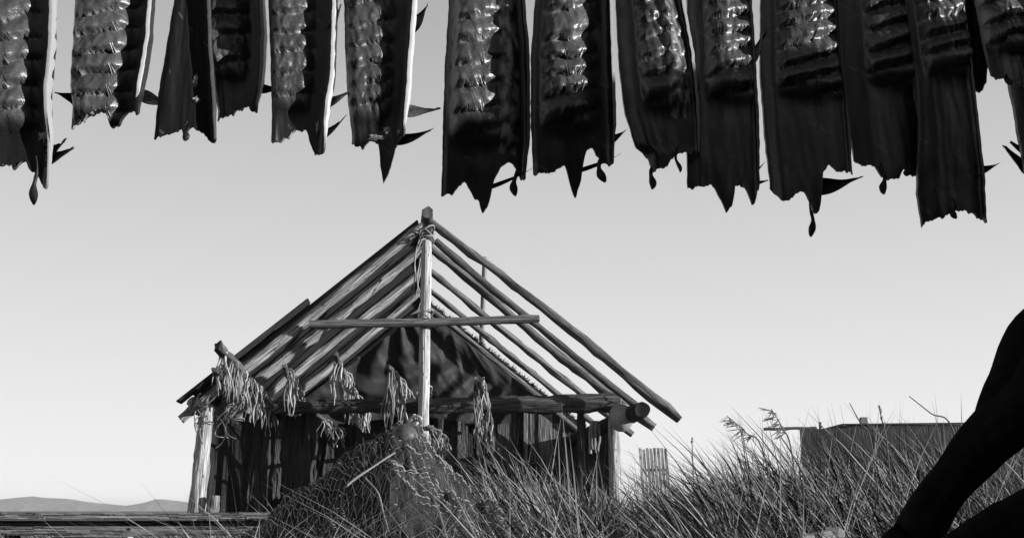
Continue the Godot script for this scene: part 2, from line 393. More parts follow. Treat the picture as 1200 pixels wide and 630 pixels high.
func build_rack() -> void:
	var t := thing("drying_pole", "long peeled pole that carries the row of split fish", "pole")
	pole("shaft", Vector3(-1.75, 1.765, -1.91), Vector3(1.75, 1.775, -1.91), 0.026, 0.022, 0.25, M.log, t, 0.006)
	var p := thing("rack_post", "weathered post holding up the left end of the drying pole", "post")
	pole("shaft", Vector3(-1.5, -0.1, -1.97), Vector3(-1.5, 1.95, -1.97), 0.05, 0.04, 0.2, M.log, p, 0.01)
	var data := [
		{d = 1.88, L = [V(-1.009, 1.748), V(-0.961, 1.293)], R = [V(-0.855, 1.748), V(-0.849, 1.623), V(-0.841, 1.522), V(-0.843, 1.439), V(-0.834, 1.349)],
			B = [V(0, 1.312), V(0.307, 1.303), V(0.42, 1.309), V(0.451, 1.295), V(0.502, 1.309), V(0.574, 1.315), V(0.697, 1.293), V(0.82, 1.266), V(0.91, 1.266), V(1, 1.349)],
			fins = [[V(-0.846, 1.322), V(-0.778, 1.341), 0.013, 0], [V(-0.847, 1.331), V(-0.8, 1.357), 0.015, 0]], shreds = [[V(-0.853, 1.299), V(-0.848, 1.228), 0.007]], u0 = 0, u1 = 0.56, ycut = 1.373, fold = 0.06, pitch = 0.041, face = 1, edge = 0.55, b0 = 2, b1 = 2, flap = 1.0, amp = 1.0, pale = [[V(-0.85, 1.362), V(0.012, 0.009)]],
			label = "leftmost hanging fillet, cut off by the left edge of the picture, with split black fin"},
		{d = 1.9, L = [V(-0.825, 1.759), V(-0.815, 1.633), V(-0.809, 1.53), V(-0.807, 1.463), V(-0.799, 1.413)], R = [V(-0.683, 1.759), V(-0.677, 1.633), V(-0.674, 1.547), V(-0.68, 1.455), V(-0.685, 1.405)],
			B = [V(0, 1.377), V(0.199, 1.392), V(0.397, 1.409), V(0.471, 1.409), V(0.523, 1.385), V(0.636, 1.384), V(0.705, 1.41), V(0.759, 1.417), V(0.871, 1.412), V(1, 1.404)],
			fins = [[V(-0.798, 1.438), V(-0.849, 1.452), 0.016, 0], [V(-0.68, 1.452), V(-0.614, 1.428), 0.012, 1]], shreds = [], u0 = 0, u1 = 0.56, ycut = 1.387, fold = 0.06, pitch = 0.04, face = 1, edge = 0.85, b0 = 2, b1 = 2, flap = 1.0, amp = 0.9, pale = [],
			label = "short pale-scored fillet with evenly bulging flesh, second from the left edge"},
		{d = 1.87, L = [V(-0.624, 1.742), V(-0.626, 1.618), V(-0.631, 1.534), V(-0.638, 1.435), V(-0.639, 1.354)], R = [V(-0.57, 1.742), V(-0.561, 1.618), V(-0.551, 1.517), V(-0.54, 1.435), V(-0.531, 1.346)],
			B = [V(0, 1.349), V(0.222, 1.357), V(0.392, 1.368), V(0.447, 1.354), V(0.525, 1.368), V(0.672, 1.365), V(0.8, 1.347), V(1, 1.342)],
			fins = [], shreds = [[V(-0.586, 1.362), V(-0.586, 1.344), 0.007]], u0 = 0, u1 = 0, ycut = 1.618, fold = 0, pitch = 0.04, face = 0, edge = 0.05, b0 = 2, b1 = 2, flap = 1.0, amp = 1.0, pale = [[V(-0.575, 1.459), V(0.004, 0.012)], [V(-0.571, 1.423), V(0.007, 0.006)]],
			label = "narrow dark fillet showing its skin side, with a forked hollow lower end"},
		{d = 1.92, L = [V(-0.592, 1.77), V(-0.581, 1.643), V(-0.569, 1.539), V(-0.544, 1.421)], R = [V(-0.479, 1.77), V(-0.475, 1.643), V(-0.468, 1.573), V(-0.467, 1.48), V(-0.474, 1.431)],
			B = [V(0, 1.403), V(0.287, 1.414), V(0.485, 1.421), V(0.739, 1.436), V(0.908, 1.414), V(1, 1.429)],
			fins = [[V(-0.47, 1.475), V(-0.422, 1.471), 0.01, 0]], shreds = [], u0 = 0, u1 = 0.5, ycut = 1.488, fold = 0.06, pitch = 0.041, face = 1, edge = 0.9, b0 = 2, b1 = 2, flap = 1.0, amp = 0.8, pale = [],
			label = "dark fillet with a broad white belly edge, overlapped by the narrow skin-side fillet"},
		{d = 1.885, L = [V(-0.458, 1.751), V(-0.452, 1.626), V(-0.445, 1.524), V(-0.437, 1.408), V(-0.434, 1.351)], R = [V(-0.331, 1.751), V(-0.33, 1.626), V(-0.33, 1.541), V(-0.33, 1.465), V(-0.339, 1.391)],
			B = [V(0, 1.346), V(0.177, 1.351), V(0.37, 1.37), V(0.576, 1.375), V(0.68, 1.346), V(0.754, 1.327), V(0.887, 1.33), V(1, 1.375)],
			fins = [[V(-0.342, 1.431), V(-0.286, 1.451), 0.01, 1], [V(-0.342, 1.372), V(-0.3, 1.403), 0.007, 0], [V(-0.337, 1.575), V(-0.314, 1.622), 0.009, 1]], shreds = [], u0 = 0, u1 = 0.48, ycut = 1.416, fold = 0.06, pitch = 0.039, face = 1, edge = 0.9, b0 = 2, b1 = 2, flap = 1.0, amp = 0.65, pale = [[V(-0.354, 1.38), V(0.004, 0.012)]],
			label = "fillet with long white belly edge and pointed end, right of the overlapped pair"},
		{d = 1.885, L = [V(-0.316, 1.751), V(-0.311, 1.626), V(-0.307, 1.524), V(-0.301, 1.441), V(-0.29, 1.359)], R = [V(-0.181, 1.751), V(-0.181, 1.626), V(-0.187, 1.524), V(-0.191, 1.441), V(-0.196, 1.383)],
			B = [V(0, 1.348), V(0.184, 1.34), V(0.368, 1.357), V(0.476, 1.343), V(0.522, 1.301), V(0.568, 1.277), V(0.691, 1.298), V(0.767, 1.34), V(0.887, 1.367), V(1, 1.382)],
			fins = [[V(-0.192, 1.418), V(-0.122, 1.418), 0.012, 1], [V(-0.202, 1.362), V(-0.137, 1.378), 0.01, 0], [V(-0.183, 1.588), V(-0.151, 1.626), 0.013, 0]], shreds = [], u0 = 0, u1 = 0.48, ycut = 1.391, fold = 0.06, pitch = 0.038, face = 1, edge = 0.9, b0 = 2, b1 = 2, flap = 1.0, amp = 0.65, pale = [[V(-0.251, 1.359), V(0.015, 0.006)], [V(-0.228, 1.374), V(0.007, 0.006)], [V(-0.205, 1.37), V(0.004, 0.006)]],
			label = "fillet with glossy ridged flesh and two fins pointing right, before the wide gap"},
		{d = 1.9, L = [V(-0.115, 1.759), V(-0.117, 1.633), V(-0.123, 1.497), V(-0.126, 1.364), V(-0.127, 1.259)], R = [V(0.019, 1.759), V(0.019, 1.633), V(0.027, 1.53), V(0.028, 1.381), V(0.022, 1.291)],
			B = [V(0, 1.251), V(0.112, 1.258), V(0.24, 1.277), V(0.285, 1.264), V(0.329, 1.25), V(0.372, 1.243), V(0.415, 1.218), V(0.476, 1.242), V(0.542, 1.295), V(0.623, 1.314), V(0.689, 1.322), V(0.755, 1.307), V(0.823, 1.291), V(1, 1.291)],
			fins = [[V(-0.038, 1.277), V(0.043, 1.304), 0.004, 0]], shreds = [[V(0.006, 1.299), V(0.005, 1.25), 0.009]], u0 = 0.07, u1 = 0.46, ycut = 1.356, fold = 0.1, pitch = 0.044, face = 1, edge = 0.6, b0 = 0.56, b1 = 0.76, flap = 0.25, amp = 0.8, pale = [],
			label = "wide fillet right of the gap, with a bright speckled belly strip"},
		{d = 1.885, L = [V(0.048, 1.751), V(0.043, 1.626), V(0.034, 1.507), V(0.034, 1.375), V(0.038, 1.295)], R = [V(0.18, 1.751), V(0.179, 1.626), V(0.18, 1.49), V(0.181, 1.375), V(0.179, 1.314)],
			B = [V(0, 1.29), V(0.144, 1.285), V(0.289, 1.298), V(0.368, 1.306), V(0.414, 1.271), V(0.472, 1.245), V(0.529, 1.271), V(0.6, 1.333), V(0.676, 1.341), V(0.751, 1.323), V(0.887, 1.306), V(1, 1.312)],
			fins = [[V(0.13, 1.307), V(0.204, 1.335), 0.004, 0], [V(0.177, 1.362), V(0.213, 1.38), 0.01, 0]], shreds = [[V(0.155, 1.314), V(0.163, 1.271), 0.009]], u0 = 0.1, u1 = 0.55, ycut = 1.375, fold = 0.1, pitch = 0.041, face = 1, edge = 0.6, b0 = 2, b1 = 2, flap = 1.0, amp = 1.0, pale = [],
			label = "fillet with folded flesh and a hanging brown shred, right of the speckled-strip one"},
		{d = 1.875, L = [V(0.195, 1.745), V(0.192, 1.621), V(0.196, 1.486), V(0.203, 1.404), V(0.222, 1.336), V(0.238, 1.323)], R = [V(0.311, 1.745), V(0.315, 1.621), V(0.328, 1.52), V(0.333, 1.42), V(0.333, 1.331)],
			B = [V(0, 1.32), V(0.055, 1.307), V(0.125, 1.288), V(0.305, 1.298), V(0.471, 1.315), V(0.626, 1.33), V(1, 1.327)],
			fins = [], shreds = [[V(0.254, 1.295), V(0.246, 1.255), 0.006], [V(0.294, 1.317), V(0.297, 1.287), 0.003]], u0 = 0.2, u1 = 0.62, ycut = 1.412, fold = 0.18, pitch = 0.041, face = 1, edge = 0.6, b0 = 0.52, b1 = 0.72, flap = 0.2, amp = 1.0, pale = [],
			label = "fillet narrowing to a slanted ragged end, its right side before its neighbour"},
		{d = 1.905, L = [V(0.333, 1.762), V(0.33, 1.635), V(0.33, 1.533), V(0.321, 1.415), V(0.316, 1.277)], R = [V(0.451, 1.762), V(0.448, 1.635), V(0.45, 1.533), V(0.449, 1.415), V(0.446, 1.285)],
			B = [V(0, 1.266), V(0.15, 1.266), V(0.28, 1.277), V(0.35, 1.253), V(0.41, 1.237), V(0.45, 1.218), V(0.52, 1.237), V(0.57, 1.275), V(0.669, 1.28), V(0.729, 1.256), V(0.769, 1.24), V(1, 1.282)],
			fins = [[V(0.441, 1.285), V(0.472, 1.288), 0.009, 0], [V(0.445, 1.306), V(0.468, 1.327), 0.003, 0], [V(0.45, 1.529), V(0.471, 1.577), 0.01, 1]], shreds = [], u0 = 0.2, u1 = 0.76, ycut = 1.44, fold = 0.16, pitch = 0.037, face = 1, edge = 0.5, b0 = 2, b1 = 2, flap = 0.15, amp = 1.0, pale = [],
			label = "dark fillet with two pointed lower tips and a pale fin tuft on its right edge"},
		{d = 1.9, L = [V(0.474, 1.759), V(0.468, 1.633), V(0.461, 1.497), V(0.463, 1.364), V(0.466, 1.283)], R = [V(0.607, 1.759), V(0.604, 1.633), V(0.608, 1.53), V(0.615, 1.43), V(0.613, 1.307)],
			B = [V(0, 1.264), V(0.098, 1.24), V(0.241, 1.25), V(0.33, 1.261), V(0.383, 1.242), V(0.428, 1.221), V(0.481, 1.224), V(0.526, 1.259), V(0.555, 1.299), V(0.62, 1.312), V(0.732, 1.303), V(1, 1.295)],
			fins = [[V(0.557, 1.277), V(0.645, 1.291), 0.016, 0], [V(0.605, 1.551), V(0.604, 1.585), 0.009, 1]], shreds = [[V(0.537, 1.226), V(0.534, 1.175), 0.007]], u0 = 0.14, u1 = 0.78, ycut = 1.447, fold = 0.12, pitch = 0.036, face = 1, edge = 0.5, b0 = 2, b1 = 2, flap = 0.2, amp = 1.0, pale = [],
			label = "broad dark fillet with a long drop hanging from its lowest tip"},
		{d = 1.9, L = [V(0.615, 1.759), V(0.61, 1.633), V(0.611, 1.497), V(0.619, 1.381), V(0.623, 1.324)], R = [V(0.745, 1.759), V(0.74, 1.633), V(0.743, 1.497), V(0.754, 1.381), V(0.756, 1.299)],
			B = [V(0, 1.322), V(0.117, 1.311), V(0.213, 1.307), V(0.279, 1.288), V(0.318, 1.288), V(0.366, 1.286), V(0.501, 1.291), V(0.581, 1.307), V(0.693, 1.293), V(1, 1.29)],
			fins = [], shreds = [[V(0.67, 1.293), V(0.669, 1.253), 0.007], [V(0.719, 1.299), V(0.715, 1.288), 0.007]], u0 = 0.25, u1 = 0.95, ycut = 1.472, fold = 0.24, pitch = 0.036, face = 1, edge = 0.4, b0 = 2, b1 = 2, flap = 0.15, amp = 1.0, pale = [],
			label = "black fillet behind the broad one with the drop, ending in a small hanging bead"},
		{d = 1.88, L = [V(0.737, 1.748), V(0.73, 1.623), V(0.74, 1.488), V(0.739, 1.373), V(0.725, 1.253), V(0.728, 1.198)], R = [V(0.833, 1.748), V(0.83, 1.623), V(0.837, 1.488), V(0.842, 1.406), V(0.845, 1.293), V(0.843, 1.206)],
			B = [V(0, 1.195), V(0.148, 1.202), V(0.299, 1.211), V(0.415, 1.219), V(0.55, 1.225), V(0.711, 1.219), V(1, 1.2)],
			fins = [[V(0.841, 1.301), V(0.882, 1.311), 0.01, 0]], shreds = [[V(0.784, 1.22), V(0.784, 1.203), 0.006]], u0 = 0.1, u1 = 0.9, ycut = 1.48, fold = 0.24, pitch = 0.036, face = 1, edge = 0.4, b0 = 2, b1 = 2, flap = 0.2, amp = 1.0, pale = [],
			label = "longest black fillet, hanging lowest at right with a curved square end"},
		{d = 1.95, L = [V(0.86, 1.787), V(0.856, 1.658), V(0.86, 1.518), V(0.86, 1.487)], R = [V(0.907, 1.787), V(0.898, 1.658), V(0.894, 1.552), V(0.887, 1.483)],
			B = [V(0, 1.487), V(0.57, 1.485), V(0.883, 1.47), V(1, 1.485)],
			fins = [], shreds = [], u0 = 0, u1 = 0, ycut = 1.658, fold = 0, pitch = 0.037, face = 0, edge = 0.4, b0 = 2, b1 = 2, flap = 1.0, amp = 1.0, pale = [],
			label = "thin black strip of fish ending in a hook, behind the longest fillet"},
		{d = 1.9, L = [V(0.874, 1.759), V(0.874, 1.633), V(0.882, 1.53), V(0.886, 1.488)], R = [V(0.963, 1.759), V(0.952, 1.633), V(0.955, 1.53), V(0.957, 1.463)],
			B = [V(0, 1.483), V(0.173, 1.477), V(0.291, 1.48), V(0.396, 1.467), V(0.607, 1.47), V(1, 1.46)],
			fins = [], shreds = [[V(0.91, 1.475), V(0.912, 1.462), 0.006]], u0 = 0, u1 = 0.95, ycut = 1.53, fold = 0.24, pitch = 0.036, face = 1, edge = 0.4, b0 = 2, b1 = 2, flap = 0.2, amp = 1.0, pale = [],
			label = "short fillet near the right edge, cut off ragged high above the others"},
		{d = 1.96, L = [V(0.948, 1.793), V(0.939, 1.557), V(0.95, 1.436), V(0.954, 1.327)], R = [V(1.119, 1.793), V(1.102, 1.557), V(1.091, 1.318)],
			B = [V(0, 1.318), V(0.155, 1.282), V(0.398, 1.293), V(0.612, 1.272), V(1, 1.298)],
			fins = [[V(0.965, 1.332), V(0.915, 1.373), 0.009, 0], [V(0.968, 1.362), V(0.932, 1.382), 0.006, 0]], shreds = [], u0 = 0.1, u1 = 0.95, ycut = 1.557, fold = 0.24, pitch = 0.038, face = 1, edge = 0.4, b0 = 2, b1 = 2, flap = 0.3, amp = 1.0, pale = [],
			label = "rightmost fillet, cut off by the picture edge, with two fins pointing left"}]
	for i in data.size():
		build_fish(data[i], i)

func build_driftwood() -> void:
	var t := thing("driftwood_trestle", "black forked driftwood trunk leaning across the right edge of the picture", "driftwood")
	var st := new_st()
	tube(st, smooth([Vector3(0.42, -0.05, -2.1), Vector3(0.691, 0.559, -2.1), Vector3(0.748, 0.644, -2.1), Vector3(0.806, 0.731, -2.1), Vector3(0.873, 0.801, -2.1), Vector3(0.928, 0.858, -2.08), Vector3(0.988, 0.93, -2.05), Vector3(1.068, 1.083, -2), Vector3(1.159, 1.255, -1.97), Vector3(1.241, 1.552, -1.95), Vector3(1.285, 1.765, -1.95)]), smooth_f([0.058, 0.05, 0.046, 0.042, 0.047, 0.052, 0.048, 0.042, 0.036, 0.032, 0.03]), 20, g(0.03), 0.22)
	put("trunk", st, M.drift, t)
	st = new_st()
	tube(st, smooth([Vector3(0.904, 0.823, -2.1), Vector3(0.92, 0.871, -2.1), Vector3(0.95, 0.936, -2.1), Vector3(1.002, 1.022, -2.1), Vector3(1.077, 1.126, -2.09), Vector3(1.138, 1.329, -2.05), Vector3(1.195, 1.601, -2.02), Vector3(1.217, 1.793, -2)]), smooth_f([0.03, 0.036, 0.04, 0.044, 0.043, 0.04, 0.034, 0.03]), 18, g(0.03), 0.22)
	put("limb", st, M.drift, t)
	var b := thing("driftwood_log", "dark driftwood log rising into the lower right corner", "driftwood")
	st = new_st()
	tube(st, smooth([Vector3(0.25, 0.0, -1.75), Vector3(0.603, 0.54, -1.8), Vector3(0.691, 0.605, -1.8), Vector3(0.771, 0.652, -1.8), Vector3(0.874, 0.693, -1.8), Vector3(1.002, 0.75, -1.75)]), smooth_f([0.05, 0.05, 0.048, 0.05, 0.056, 0.05]), 18, g(0.03), 0.24)
	put("log", st, M.drift, b)

func smooth(a: Array, sub := 5) -> Array:
	var out := []
	for i in a.size() - 1:
		var p0: Vector3 = a[maxi(i - 1, 0)]
		var p3: Vector3 = a[mini(i + 2, a.size() - 1)]
		for k in sub:
			out.append(a[i].cubic_interpolate(a[i + 1], p0, p3, float(k) / sub))
	out.append(a[a.size() - 1])
	return out

func smooth_f(a: Array, sub := 5) -> Array:
	var out := []
	for i in a.size() - 1:
		for k in sub:
			out.append(lerpf(a[i], a[i + 1], float(k) / sub))
	out.append(a[a.size() - 1])
	return out

# ---------- plank screen beside and behind the viewer, unseen, added to shade fish and driftwood ----------
func build_shade_screen() -> void:
	var t := thing("shade_screen", "dark plank walls and roof out of view, added to shade the fish rack", "screen")
	var z := 1.7
	while z > -2.0:
		plank("wall_plank", Vector3(3.0, 0, z), Vector3(3.0, 2.03 + rng.randf_range(-0.012, 0.012), z), Vector3(0, 0, 0.177), Vector3(0.03, 0, 0), rng.randf_range(0.05, 0.1), M.plank, t)
		z -= 0.18
	var x := 2.9
	while x > -2.6:
		plank("wall_plank", Vector3(x, 0, 1.85), Vector3(x, 2.02, 1.85), Vector3(0.177, 0, 0), Vector3(0, 0, 0.03), rng.randf_range(0.05, 0.1), M.plank, t)  # back wall added to hold sky light off the fish fronts
		x -= 0.18
	x = 2.9
	while x > -2.6:
		plank("shade_roof_plank", Vector3(x, 2.08, 2.1), Vector3(x, 2.1, -0.45), Vector3(0.178, 0, 0), Vector3(0, 0.03, 0), rng.randf_range(0.05, 0.1), M.plank, t)  # roof added overhead to cut more of the sky light
		x -= 0.18
	pole("corner_post", Vector3(-2.55, -0.1, -0.35), Vector3(-2.55, 2.06, -0.35), 0.06, 0.055, 0.1, M.log, t)
	pole("corner_post", Vector3(-2.55, -0.1, 1.75), Vector3(-2.55, 2.06, 1.75), 0.06, 0.055, 0.1, M.log, t)
	pole("beam", Vector3(-2.7, 2.01, -0.35), Vector3(2.95, 2.01, -0.35), 0.055, 0.05, 0.1, M.log, t)

# ---------- the shelter ----------
func build_shelter() -> Node3D:
	var t := thing("pole_shelter", "open gabled shelter of peeled poles with a boarded left roof slope", "shelter", "", Vector3(-1.0, 0, -12.5), deg_to_rad(4.6))
	pole("ridge_pole", Vector3(0.0, 4.09, 0.16), Vector3(0.0, 4.06, -9.6), 0.072, 0.06, 0.22, M.log, t, 0.01)
	pole("centre_post", Vector3(0.0, -0.1, -0.03), Vector3(0.0, 3.79, 0.0), 0.068, 0.058, 0.85, M.log, t, 0.012, 0.2)
	var zs := [-0.02, -1.15, -2.55, -3.9, -5.4]
	for i in zs.size():
		var z: float = zs[i]
		pole("rafter", Vector3(0.03, 4.03 - (0.0 if i == 0 else 0.03), z), Vector3(2.93 - i * 0.03 + rng.randf_range(-0.04, 0.04), 1.72, z + rng.randf_range(-0.1, 0.1)), 0.044, 0.06 if i < 2 else 0.046, [0.25, 0.28, 0.4, 0.36, 0.3][i], M.log, t, 0.045, 0.7)
		pole("rafter", Vector3(-0.03, 4.0, z - 0.05), Vector3(-2.74 + rng.randf_range(-0.03, 0.04), 1.69, z + rng.randf_range(-0.08, 0.08)), 0.052, 0.058, [0.5, 0.6, 0.65, 0.6, 0.6][i], M.log, t, 0.035, 0.8)
	# a second, thinner pole doubled on the front right rafter
	pole("rafter", Vector3(0.1, 3.86, -0.28), Vector3(2.62, 1.82, -0.3), 0.045, 0.04, 0.22, M.log, t, 0.03)
	# boards laid down the left slope, on top of the rafters
	var down := Vector3(-2.71, -2.32, 0).normalized()
	var out := Vector3(down.y, -down.x, 0)
	if out.y < 0.0:
		out = -out
	var z2 := -0.12
	while z2 > -9.5:
		var w := rng.randf_range(0.13, 0.2)
		var s0 := rng.randf_range(-0.02, 0.08)
		var s1 := rng.randf_range(3.25, 3.5)
		var lift := 0.088 + rng.randf_range(0.0, 0.02)
		var o := Vector3(0, 4.03, z2 - w * 0.5) + out * lift
		plank("roof_board", o + down * s0, o + down * s1, Vector3(0, 0, w - 0.004), out * 0.025, rng.randf_range(0.03, 0.1), M.plank, t)
		z2 -= w
	z2 = 0.1
	var layer := 0
	while z2 > -9.5:
		var w := rng.randf_range(0.15, 0.26)
		var s0 := 1.5 + rng.randf_range(0.0, 0.35)
		var s1 := rng.randf_range(3.2, 3.5)
		var o := Vector3(0, 4.03, z2 - w * 0.5) + out * (0.128 + 0.012 * (layer % 2))
		plank("roof_board", o + down * s0, o + down * s1 + out * rng.randf_range(-0.01, 0.02), Vector3(0, 0, w + 0.02), out * 0.022, rng.randf_range(0.03, 0.09), M.plank, t)
		z2 -= w
		layer += 1
	# tie beams and plates
	pole("collar_beam", Vector3(-1.316, 2.761, 0.09), Vector3(1.312, 2.862, 0.09), 0.052, 0.048, 0.3, M.log, t, 0.008, 0.25)
	pole("tie_beam", Vector3(-1.799, 1.884, -0.7), Vector3(0.116, 1.918, -0.7), 0.075, 0.085, 0.1, M.log, t, 0.01)
	pole("tie_beam", Vector3(0.034, 1.921, -0.62), Vector3(2.367, 1.979, -0.62), 0.085, 0.115, 0.16, M.log, t, 0.012, 0.4, 20)
	pole("wall_plate", Vector3(2.468, 1.813, 0.22), Vector3(2.5, 1.86, -9.4), 0.102, 0.1, 0.045, M.log, t, 0.015, 0.15, 24)
	pole("wall_plate", Vector3(-2.52, 1.84, 0.2), Vector3(-2.5, 1.86, -9.4), 0.1, 0.1, 0.1, M.log, t, 0.02)
	pole("corner_post", Vector3(-2.5, -0.1, -0.1), Vector3(-2.44, 1.83, -0.12), 0.1, 0.082, 0.7, M.log, t, 0.015, 0.3)
	pole("corner_post", Vector3(2.3, -0.1, -0.75), Vector3(2.31, 1.8, -0.75), 0.078, 0.075, 0.8, M.log, t, 0.015, 0.25)
	pole("brace", Vector3(1.95, -0.1, -0.9), Vector3(1.93, 1.9, -0.9), 0.06, 0.05, 0.1, M.log, t)
	pole("stub_post", Vector3(-2.28, -0.1, 0.0), Vector3(-2.27, 0.86, 0.0), 0.06, 0.055, 0.45, M.log, t)
	# rear room: gable wall of upright planks, side walls, right roof slope under sod
	var x := -2.45
	var flip := 0
	while x < 2.4:
		var w := rng.randf_range(0.14, 0.22)
		var xm := x + w * 0.5
		flip = 1 - flip
		var h := 4.0 - absf(xm) * 0.79 - 0.1
		var v := rng.randf_range(0.03, 0.07)
		if xm > 0.25 and rng.randf() < 0.55:
			v = rng.randf_range(0.12, 0.3)
		plank("wall_plank", Vector3(xm, 0.0, -5.95 + 0.028 * flip), Vector3(xm, h, -5.95 + 0.028 * flip), Vector3(w + 0.02, 0, 0), Vector3(0, 0, 0.025), v, M.plank, t)
		x += w
	for side in [-1, 1]:
		var z3 := -0.55 if side == -1 else -1.3
		while z3 > -9.4:
			var w := rng.randf_range(0.15, 0.22)
			plank("wall_plank", Vector3(2.46 * side, 0, z3 - w * 0.5), Vector3(2.46 * side, 1.76, z3 - w * 0.5), Vector3(0, 0, w - 0.01), Vector3(0.025, 0, 0), rng.randf_range(0.02, 0.05), M.plank, t)
			z3 -= w
	# window frame and shelf rails on the gable wall
	for r in [[0.18, 1.95, 0.62, 1.95, 0.05], [0.18, 1.45, 2.3, 1.48, 0.06]]:
		plank("rail", Vector3(r[0], r[1], -5.85), Vector3(r[2], r[3], -5.85), Vector3(0, r[4] * 1.4, 0), Vector3(0, 0, 0.04), 0.2, M.plank, t)
	for xx in [0.2, 0.6, 1.15, 1.7]:
		plank("frame_post", Vector3(xx, 1.2, -5.86), Vector3(xx + 0.01, 2.35, -5.86), Vector3(0.07, 0, 0), Vector3(0, 0, 0.04), rng.randf_range(0.15, 0.4), M.plank, t)
	var dr := Vector3(2.87, -2.27, 0).normalized()
	var outr := Vector3(-dr.y, dr.x, 0)
	var st := new_st()
	box(st, Vector3(0, 4.02, -7.55) + dr * 1.87 + outr * 0.1, outr * 0.035, dr * 1.87, Vector3(0, 0, 1.75), g(0.06))
	put("roof_deck", st, M.plank, t)
	var sod := new_st()
	for k in 2600:   # shaggy sod and bark along the deck and its front edge
		var s := rng.randf_range(0.0, 3.75)
		var zz := -5.8 - pow(rng.randf(), 2.5) * 3.4
		var o := Vector3(0, 4.02, zz) + dr * s + outr * 0.13
		var d := (dr * rng.randf_range(-0.4, 1.0) + outr * rng.randf_range(0.1, 0.8) + Vector3(0, 0, rng.randf_range(-0.2, 0.7))).normalized() * rng.randf_range(0.04, 0.11)
		var wv := Vector3(rng.randf_range(-1, 1), rng.randf_range(-1, 1), rng.randf_range(-1, 1)).normalized() * 0.012
		var c := g(rng.randf_range(0.03, 0.16))
		for p in [o - wv, o + d, o + wv]:
			sod.set_color(c)
			sod.add_vertex(p)
	var so := put("sod", sod, M.sod, t)
	so.set_meta("kind", "stuff")
	for w in [[Vector3(0, 2.86, 0.03), 0.085], [Vector3(0, 2.02, -0.35), 0.09], [Vector3(0.0, 3.86, 0.02), 0.085]]:
		for k in 3:
			var ls := new_st()
			var lp := []
			var lr := []
			for q in 17:
				var a := TAU * q / 16.0
				lp.append(w[0] + Vector3(cos(a) * w[1], sin(a) * w[1] * 0.5 * (1.0 if k != 1 else -1.0) + 0.02 * (k - 1) + cos(a) * 0.06 * (k - 1), sin(a) * w[1] * 1.1))
				lr.append(0.011)
			tube(ls, lp, lr, 6, g(0.25), 0.3, false)
			put("lashing", ls, M.twine, t)
	# bark and twine lashing hanging off the ridge behind the centre post
	for k in 7:
		pole("lashing", Vector3(rng.randf_range(-0.1, 0.0), 3.95, -0.3 - k * 0.3), Vector3(rng.randf_range(-0.16, -0.02), rng.randf_range(3.1, 3.6), -0.35 - k * 0.3), 0.012, 0.006, 0.3, M.twine, t, 0.05, 0.3, 6, 8)
	return t

func build_tarp(sh: Node3D) -> void:
	var o := MeshInstance3D.new()
	var st := new_st()
	# gathered along the roof line, sagging in folds
	var nx := 90
	var ny := 60
	for j in ny + 1:
		for i in nx + 1:
			var u := float(i) / nx
			var v := float(j) / ny
			var x := lerpf(-1.95, 1.42, u)
			var ytop := 3.95 - absf(x) * 0.79
			var ybot := 2.12 - 0.06 * sin(u * 9.0)
			if ytop < ybot + 0.05:
				ytop = ybot + 0.05
			var y := lerpf(ytop, ybot, v)
			# folds radiate from the tied corners
			var a1 := atan2(x + 0.45, 4.1 - y)
			var a2 := atan2(x - 0.35, 3.9 - y)
			var hang := smoothstep(0.1, 0.7, v)
			var z := 0.07 * sin((y - 0.45 * (x + 0.55) * (x + 0.55)) * 13.0) * hang
			z += 0.06 * sin(a1 * 15.0) * (1.0 - 0.6 * hang) - 0.045 * sqrt(absf(sin(a2 * 9.0 + 1.0))) * smoothstep(0.2, 0.6, x + 0.5)
			z -= 0.05 * absf(noise.get_noise_2d(x * 90.0 + y * 60.0, y * 50.0))
			z += 0.09 * sin(x * 3.0 + 1.0) * v + 0.02 * noise.get_noise_2d(x * 60.0, y * 60.0)
			st.set_color(g(0.055 + 0.02 * noise.get_noise_2d(x * 40.0, y * 40.0)))
			st.add_vertex(Vector3(x, y, -5.3 + z))
	for j in ny:
		for i in nx:
			var a := j * (nx + 1) + i
			for k in [a, a + 1, a + nx + 2, a, a + nx + 2, a + nx + 1]:
				st.add_index(k)
	st.generate_normals()
	o.mesh = st.commit()
	o.material_override = M.tarp
	o.name = "tarpaulin"
	add_child(o)
	o.transform = sh.transform
	tag(o, "dark creased tarpaulin hung in folds across the gable behind the centre post", "tarpaulin")

